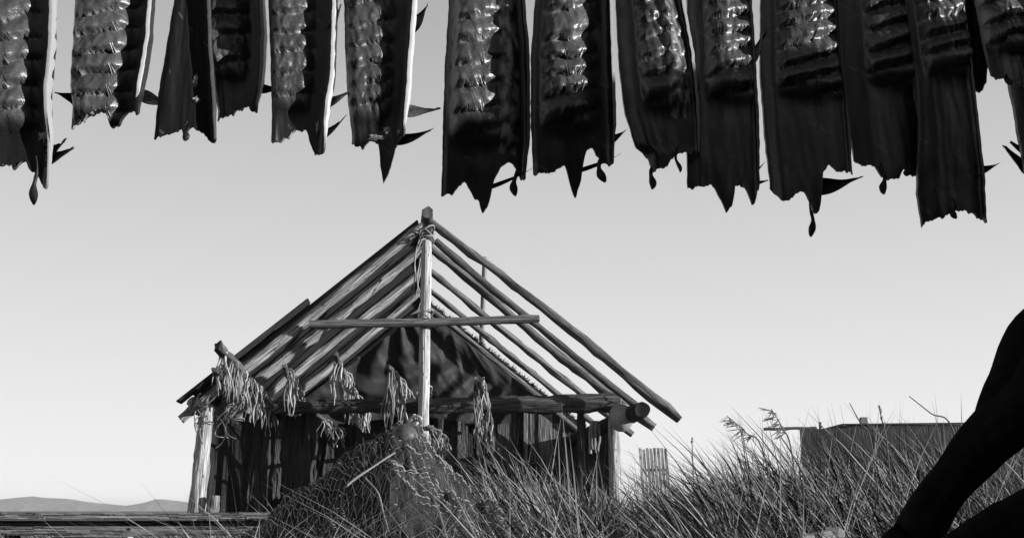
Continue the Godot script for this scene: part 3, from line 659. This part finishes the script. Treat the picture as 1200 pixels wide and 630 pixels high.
func build_strips(sh: Node3D) -> void:
	# poles that run back into the shelter, each hung with strips of fish
	var rows := [
		[Vector3(-2.16, 2.388, 0.9), Vector3(-1.849, 1.963, -0.9), 0.05, 50, 0.42, "ragged bundle of fish strips nearest the left eave", "knotty stick poking up past the boarded roof edge at left"],
		[Vector3(-1.558, 2.278, 0.2), Vector3(-1.531, 1.994, -2.4), 0.026, 30, 0.42, "bundle of fish strips second from the left, under the boarded slope", "stick carrying the second fish strip bundle from the left"],
		[Vector3(-0.998, 2.418, 0.2), Vector3(-0.813, 2.004, -3), 0.024, 34, 0.45, "straggling bundle of fish strips hanging before the left half of the tarpaulin", "thin stick before the left half of the tarpaulin"],
		[Vector3(-0.415, 2.28, 0.2), Vector3(-0.085, 2.059, -2), 0.026, 40, 0.62, "long dense bundle of fish strips just left of the centre post", "stick carrying the long dense strips left of the centre post"],
		[Vector3(0.621, 2.146, 0.2), Vector3(0.826, 1.864, -2), 0.05, 22, 0.5, "fish strips hanging over the tie beam right of the centre post", "thick pale-tipped pole end right of the centre post"],
		[Vector3(-1.171, 1.732, 0.2), Vector3(-0.894, 1.544, -3), 0.022, 26, 0.2, "low slanting row of short fish strips in the shade under the tie beam", "low slanting stick in the shade under the tie beam"],
		[Vector3(0.063, 1.618, 0.2), Vector3(0.363, 1.517, -2.2), 0.026, 22, 0.22, "small low row of fish strips just right of the centre post", "short low stick just right of the centre post"]]
	for i in rows.size():
		var r: Array = rows[i]
		var a: Vector3 = r[0]
		var b: Vector3 = r[1]
		var p := thing("hanging_pole", r[6], "stick", "sticks under the shelter", sh.position, sh.rotation.y)
		pole("shaft", a, b, r[2], r[2] * 0.8, 0.55 if i == 4 else 0.22, M.log, p, 0.04, 1.1)
		var t := thing("strip_bundle", r[5], "fish strips", "fish strips under the shelter", sh.position, sh.rotation.y)
		var many := int(r[3] * 1.9)
		for k in many:
			var q := (k + rng.randf()) / many
			var o: Vector3 = a.lerp(b, 0.08 + 0.9 * q)
			var len_: float = r[4] * rng.randf_range(0.55, 1.15)
			var st := new_st()
			var pts := []
			var radii := []
			var ph := rng.randf() * TAU
			var sx := rng.randf_range(-0.08, 0.08)
			var rr := rng.randf_range(0.003, 0.014)
			for s in 13:
				var w := s / 12.0
				pts.append(o + Vector3(sx * (1.0 if w > 0.1 else w * 10.0) + 0.018 * sin(w * 6.0 + ph) + 0.05 * sin(ph * 3.0) * w, 0.03 - len_ * w, 0.03 * sin(ph) + 0.01 * cos(w * 5.0 + ph)))
				radii.append(rr * (0.35 + sin(PI * clampf(w * 0.85 + 0.12, 0, 1)) * 0.75) * rng.randf_range(0.55, 1.35))
			tube(st, pts, radii, 5, g(rng.randf_range(0.15, 0.65)), 1.2)
			put("strip", st, M.strip, t)
	var sk := thing("hanging_pole", "short bare stick end below the knotty stick at left", "stick", "sticks under the shelter", sh.position, sh.rotation.y)
	pole("shaft", Vector3(-2.199, 2.149, 0.8), Vector3(-2.095, 1.973, -0.4), 0.04, 0.035, 0.2, M.log, sk, 0.03, 0.9)
	var tg := thing("rope_tangle", "loose tangle of cord caught on top of the left corner post", "rope", "", sh.position, sh.rotation.y)
	for k in 9:
		var st := new_st()
		var pts := []
		var radii := []
		var ph := rng.randf() * TAU
		var c0 := Vector3(-2.34 + rng.randf_range(-0.1, 0.4), 1.84 + rng.randf_range(-0.12, 0.12), 0.2)
		for s in 26:
			var q := s / 25.0
			pts.append(c0 + Vector3(0.07 * sin(q * 9.0 + ph), 0.07 * cos(q * 8.0 + ph * 2.0) - 0.3 * q * q, 0.05 * sin(q * 11.0 + ph)))
			radii.append(0.007)
		tube(st, pts, radii, 6, g(rng.randf_range(0.06, 0.3)), 0.5)
		put("cord", st, M.twine, tg)
	# dark nets slung under the left slope
	for n in [[-2.15, -1.25, 1.95, 0.75, -0.9, "black net hanging in the left bay of the shelter"], [-1.3, -0.12, 1.78, 0.7, -1.4, "black net hanging left of the centre post, behind the net heap"]]:
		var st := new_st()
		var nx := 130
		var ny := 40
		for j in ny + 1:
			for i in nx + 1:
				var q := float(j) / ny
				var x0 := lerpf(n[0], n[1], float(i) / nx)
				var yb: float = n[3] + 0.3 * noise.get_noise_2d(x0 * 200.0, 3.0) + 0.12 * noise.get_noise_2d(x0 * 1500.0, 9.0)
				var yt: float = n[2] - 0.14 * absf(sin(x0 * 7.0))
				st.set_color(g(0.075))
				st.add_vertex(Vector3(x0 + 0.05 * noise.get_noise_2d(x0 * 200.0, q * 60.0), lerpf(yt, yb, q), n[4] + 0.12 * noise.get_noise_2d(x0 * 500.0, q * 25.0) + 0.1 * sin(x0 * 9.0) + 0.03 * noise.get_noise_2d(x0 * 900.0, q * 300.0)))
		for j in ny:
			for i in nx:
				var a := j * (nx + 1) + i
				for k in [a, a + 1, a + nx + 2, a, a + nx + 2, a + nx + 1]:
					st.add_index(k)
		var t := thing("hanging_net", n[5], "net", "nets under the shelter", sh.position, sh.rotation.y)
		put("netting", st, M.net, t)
	# round float hung under the right plate
	var f := thing("hanging_float", "pale round float hung beneath the right log end of the shelter", "float", "", sh.position, sh.rotation.y)
	ball(f, "ball", Vector3(2.343, 1.78, -0.45), Vector3(0.15, 0.17, 0.15), 0.5, M.float_)
	pole("cord", Vector3(2.343, 1.78, -0.45) + Vector3(0, 0.15, 0), Vector3(2.343, 1.78, -0.45) + Vector3(0, 0.3, 0), 0.008, 0.008, 0.3, M.twine, f, 0.0, 0.0, 6, 3)
	var c := thing("rag_strip", "pale crumpled strip hanging under the right end of the tie beam", "rag", "", sh.position, sh.rotation.y)
	for k in 5:
		pole("strip", Vector3(2.048, 1.75, -0.6) + Vector3(k * 0.022 - 0.04, 0, k % 2 * 0.02), Vector3(2.042, 1.396, -0.6) + Vector3(k * 0.02 - 0.05, rng.randf_range(-0.05, 0.06), 0), 0.014, 0.02, rng.randf_range(0.2, 0.5), M.strip, c, 0.02, 1.2, 6, 12)

func ball(parent: Node3D, called: String, c: Vector3, r: Vector3, v: float, m: Material, lumpy := 0.04) -> void:
	var st := new_st()
	var nu := 24
	var nvv := 14
	for j in nvv + 1:
		for i in nu + 1:
			var a := TAU * (i % nu) / nu
			var b := PI * j / nvv
			var d := Vector3(cos(a) * sin(b), cos(b), sin(a) * sin(b))
			st.set_color(g(v))
			st.add_vertex(c + d * r * (1.0 + lumpy * noise.get_noise_3d(d.x * 90 + c.x * 900.0, d.y * 90 + c.y * 900.0, d.z * 90)))
	for j in nvv:
		for i in nu:
			var a := j * (nu + 1) + i
			for k in [a, a + nu + 2, a + 1, a, a + nu + 1, a + nu + 2]:
				st.add_index(k)
	put(called, st, m, parent)

# ---------- net heap ----------
var heap_line := [V(-2.1, 0.0), V(-1.75, 0.25), V(-1.42, 0.5), V(-1.25, 0.62), V(-1.06, 0.8), V(-0.85, 0.95), V(-0.68, 1.06), V(-0.58, 1.13), V(-0.49, 1.12), V(-0.4, 1.0), V(-0.28, 0.86), V(-0.15, 0.75), V(0.0, 0.66), V(0.2, 0.5), V(0.6, 0.0)]

func heap(x: float, z: float) -> float:
	var d := (z + 5.6)
	var w := 0.72 if d > 0.0 else 0.7
	var h := poly(heap_line, x) * exp(-pow(absf(d) / w, 1.9))
	h += (0.06 * noise.get_noise_2d(x * 190.0, z * 190.0) - 0.08 * absf(noise.get_noise_2d(x * 330.0, z * 330.0 + 50.0)) + 0.008 * noise.get_noise_2d(x * 1000.0, z * 1000.0)) * smoothstep(0.0, 0.2, h)
	return maxf(h, -0.05)

func build_heap() -> void:
	var t := thing("net_heap", "dark heap of fishing net piled before the shelter, a float on top", "net")
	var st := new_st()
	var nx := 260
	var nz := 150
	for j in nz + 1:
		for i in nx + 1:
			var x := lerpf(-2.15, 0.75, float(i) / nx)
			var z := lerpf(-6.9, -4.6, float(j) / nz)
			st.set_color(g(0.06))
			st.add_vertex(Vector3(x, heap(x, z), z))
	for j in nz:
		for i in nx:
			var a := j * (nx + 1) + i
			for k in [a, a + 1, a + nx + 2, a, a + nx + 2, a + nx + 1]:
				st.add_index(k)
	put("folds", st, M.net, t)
	# knotted meshes of twine lying over the folds
	var tw := new_st()
	for fam in 2:
		for k in 185:
			var x := lerpf(-3.4, 1.8, k / 184.0)
			var z := -4.7
			var prev := Vector3.ZERO
			for s in 180:
				var zz := -4.7 - s * 0.0085
				var xx := x + (s * 0.0055) * (1.0 if fam == 0 else -1.0) + 0.003 * sin(s * 0.3 + k) + 0.12 * noise.get_noise_2d(x * 60.0, zz * 60.0)
				var hh := heap(xx, zz)
				var nn := Vector3(hh - heap(xx + 0.012, zz), 0.012, hh - heap(xx, zz + 0.012)).normalized()
				var p := Vector3(xx, hh, zz) + nn * (0.005 + 0.010 * absf(noise.get_noise_2d(xx * 300.0, zz * 300.0)))
				if s > 0 and xx > -2.0 and xx < 0.6 and p.y > 0.35:
					var c := g(0.38)
					var wv := Vector3(0.0014, 0.0014, 0.0)
					for q in [prev - wv, p - wv, p + wv, prev - wv, p + wv, prev + wv]:
						tw.set_color(c)
						tw.add_vertex(q)
				prev = p
	put("twine", tw, M.twine, t)
	for k in 12:   # ropes and loose cord winding through the heap
		var pts := []
		var radii := []
		var x := rng.randf_range(-1.3, -0.2)
		var z := rng.randf_range(-5.5, -5.0)
		var dir := rng.randf() * TAU
		for s in 26:
			pts.append(Vector3(x, heap(x, z) + 0.012 + (0.05 * absf(sin(s * 0.35 + k)) if k >= 3 else 0.0), z))
			radii.append(0.004 if k < 3 else 0.0013)
			dir += rng.randf_range(-0.5, 0.5) if k < 3 else rng.randf_range(-0.9, 1.1)
			x += cos(dir) * (0.035 if k < 3 else 0.02)
			z = clampf(z + sin(dir) * 0.025, -5.6, -4.85)
		var rs := new_st()
		tube(rs, pts, radii, 5, g(rng.randf_range(0.04, 0.2)))
		put("rope" if k < 3 else "cord", rs, M.twine, t)
	var b := thing("net_float", "round net float with a sunlit rim on top of the net heap", "float")
	ball(b, "ball", Vector3(-0.533, 1.056, -5.5), Vector3(0.066, 0.064, 0.066), 0.13, M.float_)
	var ring := new_st()
	var pts := []
	var radii := []
	for s in 27:   # a slack rope end: one loop and a tail
		var a := TAU * s / 20.0
		pts.append(Vector3(-0.476, 1.135, -5.5) + Vector3(cos(a) * 0.026 - 0.0009 * s, sin(a) * 0.024 - (0.006 * maxf(s - 18.0, 0.0)), 0.02 * cos(a + 0.6)))
		radii.append(0.0065)
	tube(ring, pts, radii, 7, g(0.5), 0.5)
	put("rope_loop", ring, M.twine, b)
	var sticks := [[Vector3(-0.757, 0.797, -5.02), Vector3(-0.547, 0.965, -5.2), "long pale stick lying across the front of the net heap"], [Vector3(-0.657, 0.842, -5), Vector3(-0.532, 0.614, -4.85), "pale stalk slanting down the middle of the net heap"]]
	for s in sticks:
		var o := thing("dry_stick", s[2], "stick", "sticks on the net heap")
		pole("shaft", s[0], s[1], 0.0055, 0.004, 0.55, M.log, o, 0.02, 0.4, 7, 10)

# ---------- left timber, distant building, fence panel ----------
func build_beams() -> void:
	var t := thing("timber_rail", "long weathered timber rail with a dark groove, along the lower left", "rail")
	var d := -7.0
	plank("top_board", Vector3(-4.6, 0.668, d), Vector3(-0.9, 0.668, d), Vector3(0, 0.04, 0), Vector3(0, 0, 0.18), 0.48, M.plank, t)
	plank("web", Vector3(-4.6, 0.62, d - 0.03), Vector3(-0.9, 0.62, d - 0.03), Vector3(0, 0.035, 0), Vector3(0, 0, 0.07), 0.12, M.plank, t)
	plank("lower_board", Vector3(-4.6, 0.577, d), Vector3(-0.9, 0.577, d), Vector3(0, 0.055, 0), Vector3(0, 0, 0.13), 0.36, M.plank, t)
	for x in [-4.3, -3.1, -1.6]:
		pole("leg", Vector3(x, -0.1, d - 0.02), Vector3(x, 0.55, d - 0.02), 0.05, 0.05, 0.15, M.log, t)
	var w := thing("pale_board", "small pale board lying below the timber rail at lower left", "board")
	plank("board", Vector3(-2.95, 0.525, -7.35), Vector3(-2.5, 0.522, -7.35), Vector3(0, 0, 0.2), Vector3(0, 0.02, 0), 0.7, M.paint, w)
	pole("leg", Vector3(-2.8, -0.05, -7.35), Vector3(-2.8, 0.512, -7.35), 0.03, 0.03, 0.2, M.log, w)
	pole("leg", Vector3(-2.6, -0.05, -7.35), Vector3(-2.6, 0.512, -7.35), 0.03, 0.03, 0.2, M.log, w)
	# white painted board in the grass at the lower right
	var bs := thing("white_board", "white painted board half hidden in the grass at the bottom edge", "board")
	plank("board", Vector3(1.206, 0.575, -4.7), Vector3(1.386, 0.617, -4.7), Vector3(0.0, 0.04, 0.02), Vector3(0.0, -0.006, 0.016), 0.85, M.paint, bs)
	pole("stake", Vector3(1.281, 0.519, -4.73) * Vector3(1, 0, 1), Vector3(1.286, 0.588, -4.73), 0.02, 0.018, 0.2, M.log, bs)
	# slat panel right of the shelter
	var f := thing("slat_panel", "small leaning panel of thin upright slats right of the shelter", "fence")
	for k in 8:
		var x := 1.66 + k * 0.046
		plank("slat", Vector3(x + 0.03, 0.0, -14.0), Vector3(x - 0.035, 1.47 + rng.randf_range(-0.015, 0.015), -14.1), Vector3(0.034, 0, 0), Vector3(0, 0, 0.02), rng.randf_range(0.35, 0.55), M.plank, f)
	for y in [0.4, 1.2]:
		plank("crosspiece", Vector3(1.64, y, -14.12), Vector3(1.96, y, -14.12), Vector3(0, 0.035, 0), Vector3(0, 0, 0.02), 0.35, M.plank, f)
	# stove pipe of the rear room
	var sp := thing("stove_pipe", "thin stove pipe standing up behind the right rafters", "pipe")
	pole("pipe", Vector3(-0.542, 3.581, -19.2), Vector3(-0.49, 5.141, -19.2), 0.045, 0.04, 0.16, M.metal, sp, 0.01, 0.1)
	# long dark building
	var h := thing("plank_building", "long low dark board building behind the grass at right", "building")
	var z := -25.0
	var x := 6.5
	while x < 13.5:
		var w2 := rng.randf_range(0.22, 0.32)
		var top := 2.5 + 0.012 * (x - 6.5) + rng.randf_range(-0.012, 0.012)
		plank("wall_board", Vector3(x + w2 * 0.5, 0, z), Vector3(x + w2 * 0.5, top, z), Vector3(w2 - 0.01, 0, 0), Vector3(0, 0, 0.03), rng.randf_range(0.05, 0.09), M.plank, h)
		x += w2
	var st := new_st()
	box(st, Vector3(10.5, 1.3, -26.8), Vector3(2.9, 0, 0), Vector3(0, 1.3, 0), Vector3(0, 0, 1.7), g(0.05))
	put("body", st, M.plank, h)
	st = new_st()
	box(st, Vector3(10.5, 2.625, -26.8), Vector3(0, 0, 1.7), Vector3(3.0, 0.03, 0), Vector3(0, 0.03, 0), g(0.1))
	put("roof", st, M.plank, h)
	pole("eave_pole", Vector3(5.7, 2.5, -25.05), Vector3(6.9, 2.53, -25.05), 0.035, 0.03, 0.2, M.log, h, 0.01)
	plank("chimney", Vector3(8.28, 2.6, -26), Vector3(8.28, 2.84, -26), Vector3(0.15, 0, 0), Vector3(0, 0, 0.15), 0.3, M.paint, h)
	plank("vent_pipe", Vector3(7.0, 2.3, -25.1), Vector3(7.0, 2.66, -25.1), Vector3(0.05, 0, 0), Vector3(0, 0, 0.05), 0.1, M.metal, h)

# ---------- ground, hills, grass ----------
func build_ground() -> void:
	var st := new_st()
	var n := 60
	for j in n + 1:
		for i in n + 1:
			var a := float(i) / n * 2.0 - 1.0
			var b := float(j) / n * 2.0 - 1.0
			var x := signf(a) * pow(absf(a), 3.0) * 2500.0
			var z := signf(b) * pow(absf(b), 3.0) * 2500.0
			st.set_color(g(0.2))
			st.add_vertex(Vector3(x, -0.02 + 0.015 * noise.get_noise_2d(x * 20.0, z * 20.0), z))
	for j in n:
		for i in n:
			var a := j * (n + 1) + i
			for k in [a, a + 1, a + n + 2, a, a + n + 2, a + n + 1]:
				st.add_index(k)
	put("ground", st, M.ground, self).set_meta("kind", "structure")
	var hl := new_st()
	var prof := [V(-1400, 13), V(-900, 15), V(-760, 14.5), V(-722, 15.5), V(-665, 19.5), V(-640, 18.5), V(-600, 15.5), V(-560, 9), V(-530, 7), V(-512, 10), V(-488, 16), V(-470, 15.5), V(-440, 11), V(-380, 6), V(-200, 3), V(200, 2), V(1500, 4)]
	var nx := 220
	var nz := 14
	for j in nz + 1:
		for i in nx + 1:
			var x := lerpf(-1400, 1500, float(i) / nx)
			var q := float(j) / nz
			var hgt := 1.12 * (poly(prof, x) + 1.6 * noise.get_noise_2d(x * 4.0, 70.0)) * sin(PI * q) * (0.9 + 0.12 * noise.get_noise_2d(x * 1.3, q * 90.0))
			hl.set_color(g(0.3 + 0.05 * noise.get_noise_2d(x * 0.8, q * 60.0)))
			hl.add_vertex(Vector3(x, hgt - 0.5, -1500.0 - 100.0 * q))
	for j in nz:
		for i in nx:
			var a := j * (nx + 1) + i
			for k in [a, a + nx + 2, a + 1, a, a + nx + 1, a + nx + 2]:
				hl.add_index(k)
	put("hills", hl, M.hill, self).set_meta("kind", "structure")

func blade(st: SurfaceTool, o: Vector3, h: float, lean: Vector3, w: float, droop: float, col: Color, turn: float) -> void:
	var seg := 6
	var across := Vector3(cos(turn), 0, sin(turn))
	var prev := []
	for i in seg + 1:
		var t := float(i) / seg
		var p := o + Vector3(0, h * (t - droop * t * t * t * 0.5), 0) + lean * t * t * h
		var ww := w * (1.0 - pow(t, 2.2)) * (0.7 + 0.3 * t) + 0.0004
		var fold := Vector3(-sin(turn), 0, cos(turn)) * ww * 0.35
		var row := [p - across * ww * 0.5, p + fold, p + across * ww * 0.5]
		if i > 0:
			for k in 2:
				for q in [prev[k], row[k], row[k + 1], prev[k], row[k + 1], prev[k + 1]]:
					st.set_color(col)
					st.add_vertex(q)
		prev = row

func tuft_mesh(kind: int) -> Mesh:
	var st := new_st()
	st.set_smooth_group(-1)
	var n: int = ([13, 11, 12, 14, 12, 13, 11, 9, 9, 5] as Array)[kind]
	for k in n:
		var a := rng.randf() * TAU
		var out := Vector3(cos(a), 0, sin(a))
		var wind := Vector3(-0.42, 0, 0.05)
		var h := rng.randf_range(0.5, 1.0)
		var lean := out * rng.randf_range(0.03, 0.55) + wind * rng.randf_range(0.2, 1.3)
		var v := 0.012 + 0.5 * pow(rng.randf(), 3.4)
		if kind == 9:   # dead straw, bent over
			lean = out * rng.randf_range(0.4, 1.1)
			v = rng.randf_range(0.12, 0.42)
		blade(st, out * rng.randf_range(0.0, 0.12), h, lean, rng.randf_range(0.006, 0.026) if kind < 9 else rng.randf_range(0.006, 0.013), rng.randf_range(0.0, 0.75) if kind != 7 and kind != 8 else rng.randf_range(0.5, 1.0), g(v), rng.randf() * TAU)
	st.generate_normals()
	return st.commit()

func build_grass() -> void:
	var rows := [
		[4.6, [V(-2.435, 0.625), V(-1.743, 0.666), V(-1.535, 0.693), V(-1.29, 0.68), V(-1.049, 0.727), V(-0.911, 0.779), V(-0.698, 0.7), V(-0.524, 0.734), V(-0.351, 0.803), V(-0.246, 0.872), V(-0.141, 0.962), V(0, 1.022), V(0.142, 1.047), V(0.283, 0.997), V(0.423, 0.927), V(0.563, 0.872), V(0.703, 0.844), V(0.812, 0.934), V(0.921, 1.011), V(1.065, 1.047), V(1.278, 1.047), V(1.421, 1.068), V(1.599, 1.075), V(1.778, 1.089), V(1.918, 1.061), V(2.052, 0.987), V(2.265, 0.987), V(2.656, 1.004)]],
		[6.2, [V(-3.282, 0.599), V(-2.349, 0.654), V(-2.07, 0.691), V(-1.739, 0.672), V(-1.413, 0.737), V(-1.228, 0.806), V(-0.941, 0.7), V(-0.707, 0.746), V(-0.473, 0.839), V(-0.332, 0.932), V(-0.191, 1.054), V(0, 1.134), V(0.191, 1.167), V(0.382, 1.101), V(0.571, 1.007), V(0.759, 0.932), V(0.947, 0.894), V(1.094, 1.016), V(1.242, 1.12), V(1.435, 1.167), V(1.722, 1.167), V(1.915, 1.196), V(2.155, 1.205), V(2.396, 1.224), V(2.585, 1.186), V(2.766, 1.087), V(3.052, 1.087), V(3.58, 1.11)]],
		[8.0, [V(-4.234, 0.57), V(-3.031, 0.641), V(-2.67, 0.688), V(-2.244, 0.664), V(-1.824, 0.747), V(-1.584, 0.837), V(-1.214, 0.7), V(-0.912, 0.759), V(-0.61, 0.879), V(-0.428, 0.999), V(-0.246, 1.156), V(0, 1.26), V(0.247, 1.303), V(0.493, 1.217), V(0.736, 1.096), V(0.979, 0.999), V(1.223, 0.951), V(1.412, 1.108), V(1.602, 1.242), V(1.851, 1.303), V(2.222, 1.303), V(2.471, 1.34), V(2.781, 1.352), V(3.092, 1.376), V(3.335, 1.327), V(3.569, 1.199), V(3.939, 1.199), V(4.619, 1.229)]],
		[10.0, [V(-5.293, 0.538), V(-3.788, 0.626), V(-3.338, 0.685), V(-2.805, 0.656), V(-2.28, 0.759), V(-1.98, 0.871), V(-1.518, 0.7), V(-1.14, 0.774), V(-0.763, 0.923), V(-0.536, 1.074), V(-0.307, 1.27), V(0, 1.4), V(0.309, 1.453), V(0.616, 1.346), V(0.921, 1.194), V(1.224, 1.074), V(1.528, 1.013), V(1.765, 1.21), V(2.002, 1.377), V(2.314, 1.453), V(2.777, 1.453), V(3.089, 1.499), V(3.476, 1.515), V(3.865, 1.546), V(4.169, 1.484), V(4.462, 1.324), V(4.923, 1.324), V(5.774, 1.362)]]]
	var lists := [[], [], [], [], [], [], [], [], [], []]
	for tries in 7400:
		var d := rng.randf_range(4.2, 10.8)
		var x := rng.randf_range(-0.62, 0.6) * d
		var h := 0.0
		if d <= rows[0][0]:
			h = poly(rows[0][1], x)
		else:
			h = poly(rows[3][1], x)
			for i in 3:
				if d > rows[i][0] and d <= rows[i + 1][0]:
					var q: float = (d - rows[i][0]) / (rows[i + 1][0] - rows[i][0])
					h = lerpf(poly(rows[i][1], x * rows[i][0] / d), poly(rows[i + 1][1], x * rows[i + 1][0] / d), q)
		if d < 7.4 and x < -0.3 * d + 0.4:
			# sparse, short growth around the net heap and the rail
			if rng.randf() < 0.55:
				continue
		if x > -1.85 and x < 0.25 and d < 6.3 and d > 5.0 and rng.randf() < 0.85:
			continue
		if x < -0.5 and d > 6.5 and d < 7.4:
			continue
		var tall := (0.68 + 0.37 * rng.randf()) if rng.randf() < 0.75 else rng.randf_range(0.95, 1.18)
		# nearest growth is lower, so that the layers behind show
		tall *= lerpf(0.8, 1.0, smoothstep(4.2, 6.2, d))
		if h < 0.66 and rng.randf() < 0.3:
			tall *= 1.15
		var kind := rng.randi_range(0, 6)
		var r := rng.randf()
		if r < 0.12:
			kind = rng.randi_range(7, 8)
		elif r < 0.16:
			kind = 9
			tall *= 0.8
		var b := Basis.from_euler(Vector3(0, rng.randf_range(-0.9, 0.9), 0)).scaled(Vector3(1, 1, 1) * h * tall)
		lists[kind].append(Transform3D(b, Vector3(x, -0.03, -d)))
	for k in 210:   # stems growing up through and before the net heap
		var d := rng.randf_range(4.5, 5.15)
		var x := rng.randf_range(-1.35, 0.25)
		var b := Basis.from_euler(Vector3(0, rng.randf() * TAU, 0)).scaled(Vector3.ONE * rng.randf_range(0.62, 0.98))
		lists[rng.randi_range(0, 9) if k % 3 else 9].append(Transform3D(b, Vector3(x, -0.03, -d)))
	for k in 90:   # sparse growth before the timber rail
		var b := Basis.from_euler(Vector3(0, rng.randf() * TAU, 0)).scaled(Vector3.ONE * rng.randf_range(0.55, 0.72))
		lists[rng.randi_range(0, 9)].append(Transform3D(b, Vector3(rng.randf_range(-2.9, -1.5), -0.03, rng.randf_range(-6.6, -5.6))))
	var names := ["tall bladed grass filling the foreground right of the net heap", "broad bladed grass in the foreground", "fine grass in the foreground", "drooping grass in the foreground", "pale dead straw among the grass"]
	for kind in 10:
		var mm := MultiMesh.new()
		mm.transform_format = MultiMesh.TRANSFORM_3D
		mm.mesh = tuft_mesh(kind)
		mm.instance_count = lists[kind].size()
		for i in lists[kind].size():
			mm.set_instance_transform(i, lists[kind][i])
		var o := MultiMeshInstance3D.new()
		o.multimesh = mm
		o.material_override = M.grass
		o.name = numbered("grass" if kind < 9 else "straw")
		add_child(o)
		tag(o, names[0 if kind < 7 else 3 if kind < 9 else 4], "grass", "grass of the foreground")
		o.set_meta("kind", "stuff")
	# flowering reeds standing above the grass
	var reeds := [[Vector3(1.461, 0.978, -6.4), Vector3(1.246, 1.236, -6.4), 1, "reed with a drooping feathery plume left of the dark building"], [Vector3(1.567, 0.969, -6.2), Vector3(1.459, 1.258, -6.2), 1, "reed with a thin curved plume at the corner of the dark building"],
		[Vector3(1.881, 1.04, -5.8), Vector3(1.78, 1.253, -5.8), 2, "stiff dark stem standing above the dark building roof"], [Vector3(1.894, 1.028, -5.6), Vector3(1.868, 1.208, -5.6), 0, "upright seed stem right of the stiff dark stem"],
		[Vector3(2.155, 1.078, -5.4), Vector3(1.952, 1.248, -5.4), 2, "longest bent stem beside the black driftwood trunk"], [Vector3(1.073, 0.887, -6.6), Vector3(1.072, 1.127, -6.6), 0, "lone upright seed stem right of the slat panel"]]
	for r in reeds:
		var t := thing("reed", r[3], "reed", "reeds above the grass")
		var root: Vector3 = r[0]
		var tip: Vector3 = r[1]
		var foot := Vector3(root.x + (root.x - tip.x) * 0.6, 0.0, root.z)
		var line := smooth([foot, root, root.lerp(tip, 0.55) + Vector3(0.01, 0.02, 0), tip], 6) if r[2] == 1 else smooth([foot, foot.lerp(root, 0.5), root, root.lerp(tip, 0.5), tip], 5)
		var rad := []
		for i in line.size():
			rad.append(lerpf(0.006, 0.0022, float(i) / line.size()))
		var st := new_st()
		tube(st, line, rad, 5, g(0.12))
		put("stem", st, M.grass, t)
		if r[2] == 2:
			continue
		var pl := new_st()
		for k in 46 if r[2] == 1 else 22:
			var q := 0.55 + 0.45 * rng.randf() if r[2] == 1 else 0.72 + 0.28 * rng.randf()
			var o: Vector3 = line[int(q * (line.size() - 1))]
			var dv := Vector3(rng.randf_range(-0.09, 0.03), rng.randf_range(-0.06, 0.02), rng.randf_range(-0.03, 0.03)) if r[2] == 1 else Vector3(rng.randf_range(-0.01, 0.01), rng.randf_range(0.005, 0.03), rng.randf_range(-0.01, 0.01))
			tube(pl, [o, o + dv * 0.6, o + dv], [0.0012, 0.003, 0.001], 4, g(0.2), 0.0, false)
		put("plume", pl, M.grass, t)

func _ready() -> void:
	rng.seed = 7
	noise.seed = 11
	noise.noise_type = FastNoiseLite.TYPE_SIMPLEX_SMOOTH
	noise.frequency = 0.02
	noise.fractal_octaves = 3
	var cam := Camera3D.new()
	cam.name = "camera"
	cam.position = Vector3(0, 0.7, 0)
	cam.rotation_degrees.x = 12.4
	cam.fov = 27.51
	cam.far = 6000.0
	cam.near = 0.05
	add_child(cam)
	cam.current = true
	var env := Environment.new()
	env.background_mode = Environment.BG_SKY
	var sky := Sky.new()
	var sm := ProceduralSkyMaterial.new()
	sm.sky_top_color = g(0.014).linear_to_srgb()
	sm.sky_horizon_color = g(0.68).linear_to_srgb()
	sm.sky_curve = 0.43
	sm.ground_bottom_color = g(0.05).linear_to_srgb()
	sm.ground_horizon_color = g(0.2).linear_to_srgb()
	sm.sun_angle_max = 0.0
	sky.sky_material = sm
	env.sky = sky
	env.tonemap_mode = Environment.TONE_MAPPER_LINEAR
	env.tonemap_exposure = 1.4
	env.fog_enabled = true
	env.fog_density = 0.0003
	env.fog_light_color = Color(0.79, 0.79, 0.79)
	env.sdfgi_enabled = true
	env.ssao_enabled = true
	env.ssil_enabled = true
	var we := WorldEnvironment.new()
	we.environment = env
	we.name = "world_environment"
	add_child(we)
	var sun := DirectionalLight3D.new()
	sun.name = "sun"
	sun.light_energy = 1.6
	sun.light_angular_distance = 0.5
	sun.light_color = Color(1, 1, 1)
	sun.shadow_enabled = true
	add_child(sun)
	sun.look_at_from_position(Vector3(0.93, 0.19, 0.30) * 10.0, Vector3.ZERO)
	make_materials()
	build_ground()
	build_shade_screen()
	var sh := build_shelter()
	build_tarp(sh)
	build_beams()
	build_rack()
	build_driftwood()
	build_strips(sh)
	build_heap()
	build_grass()
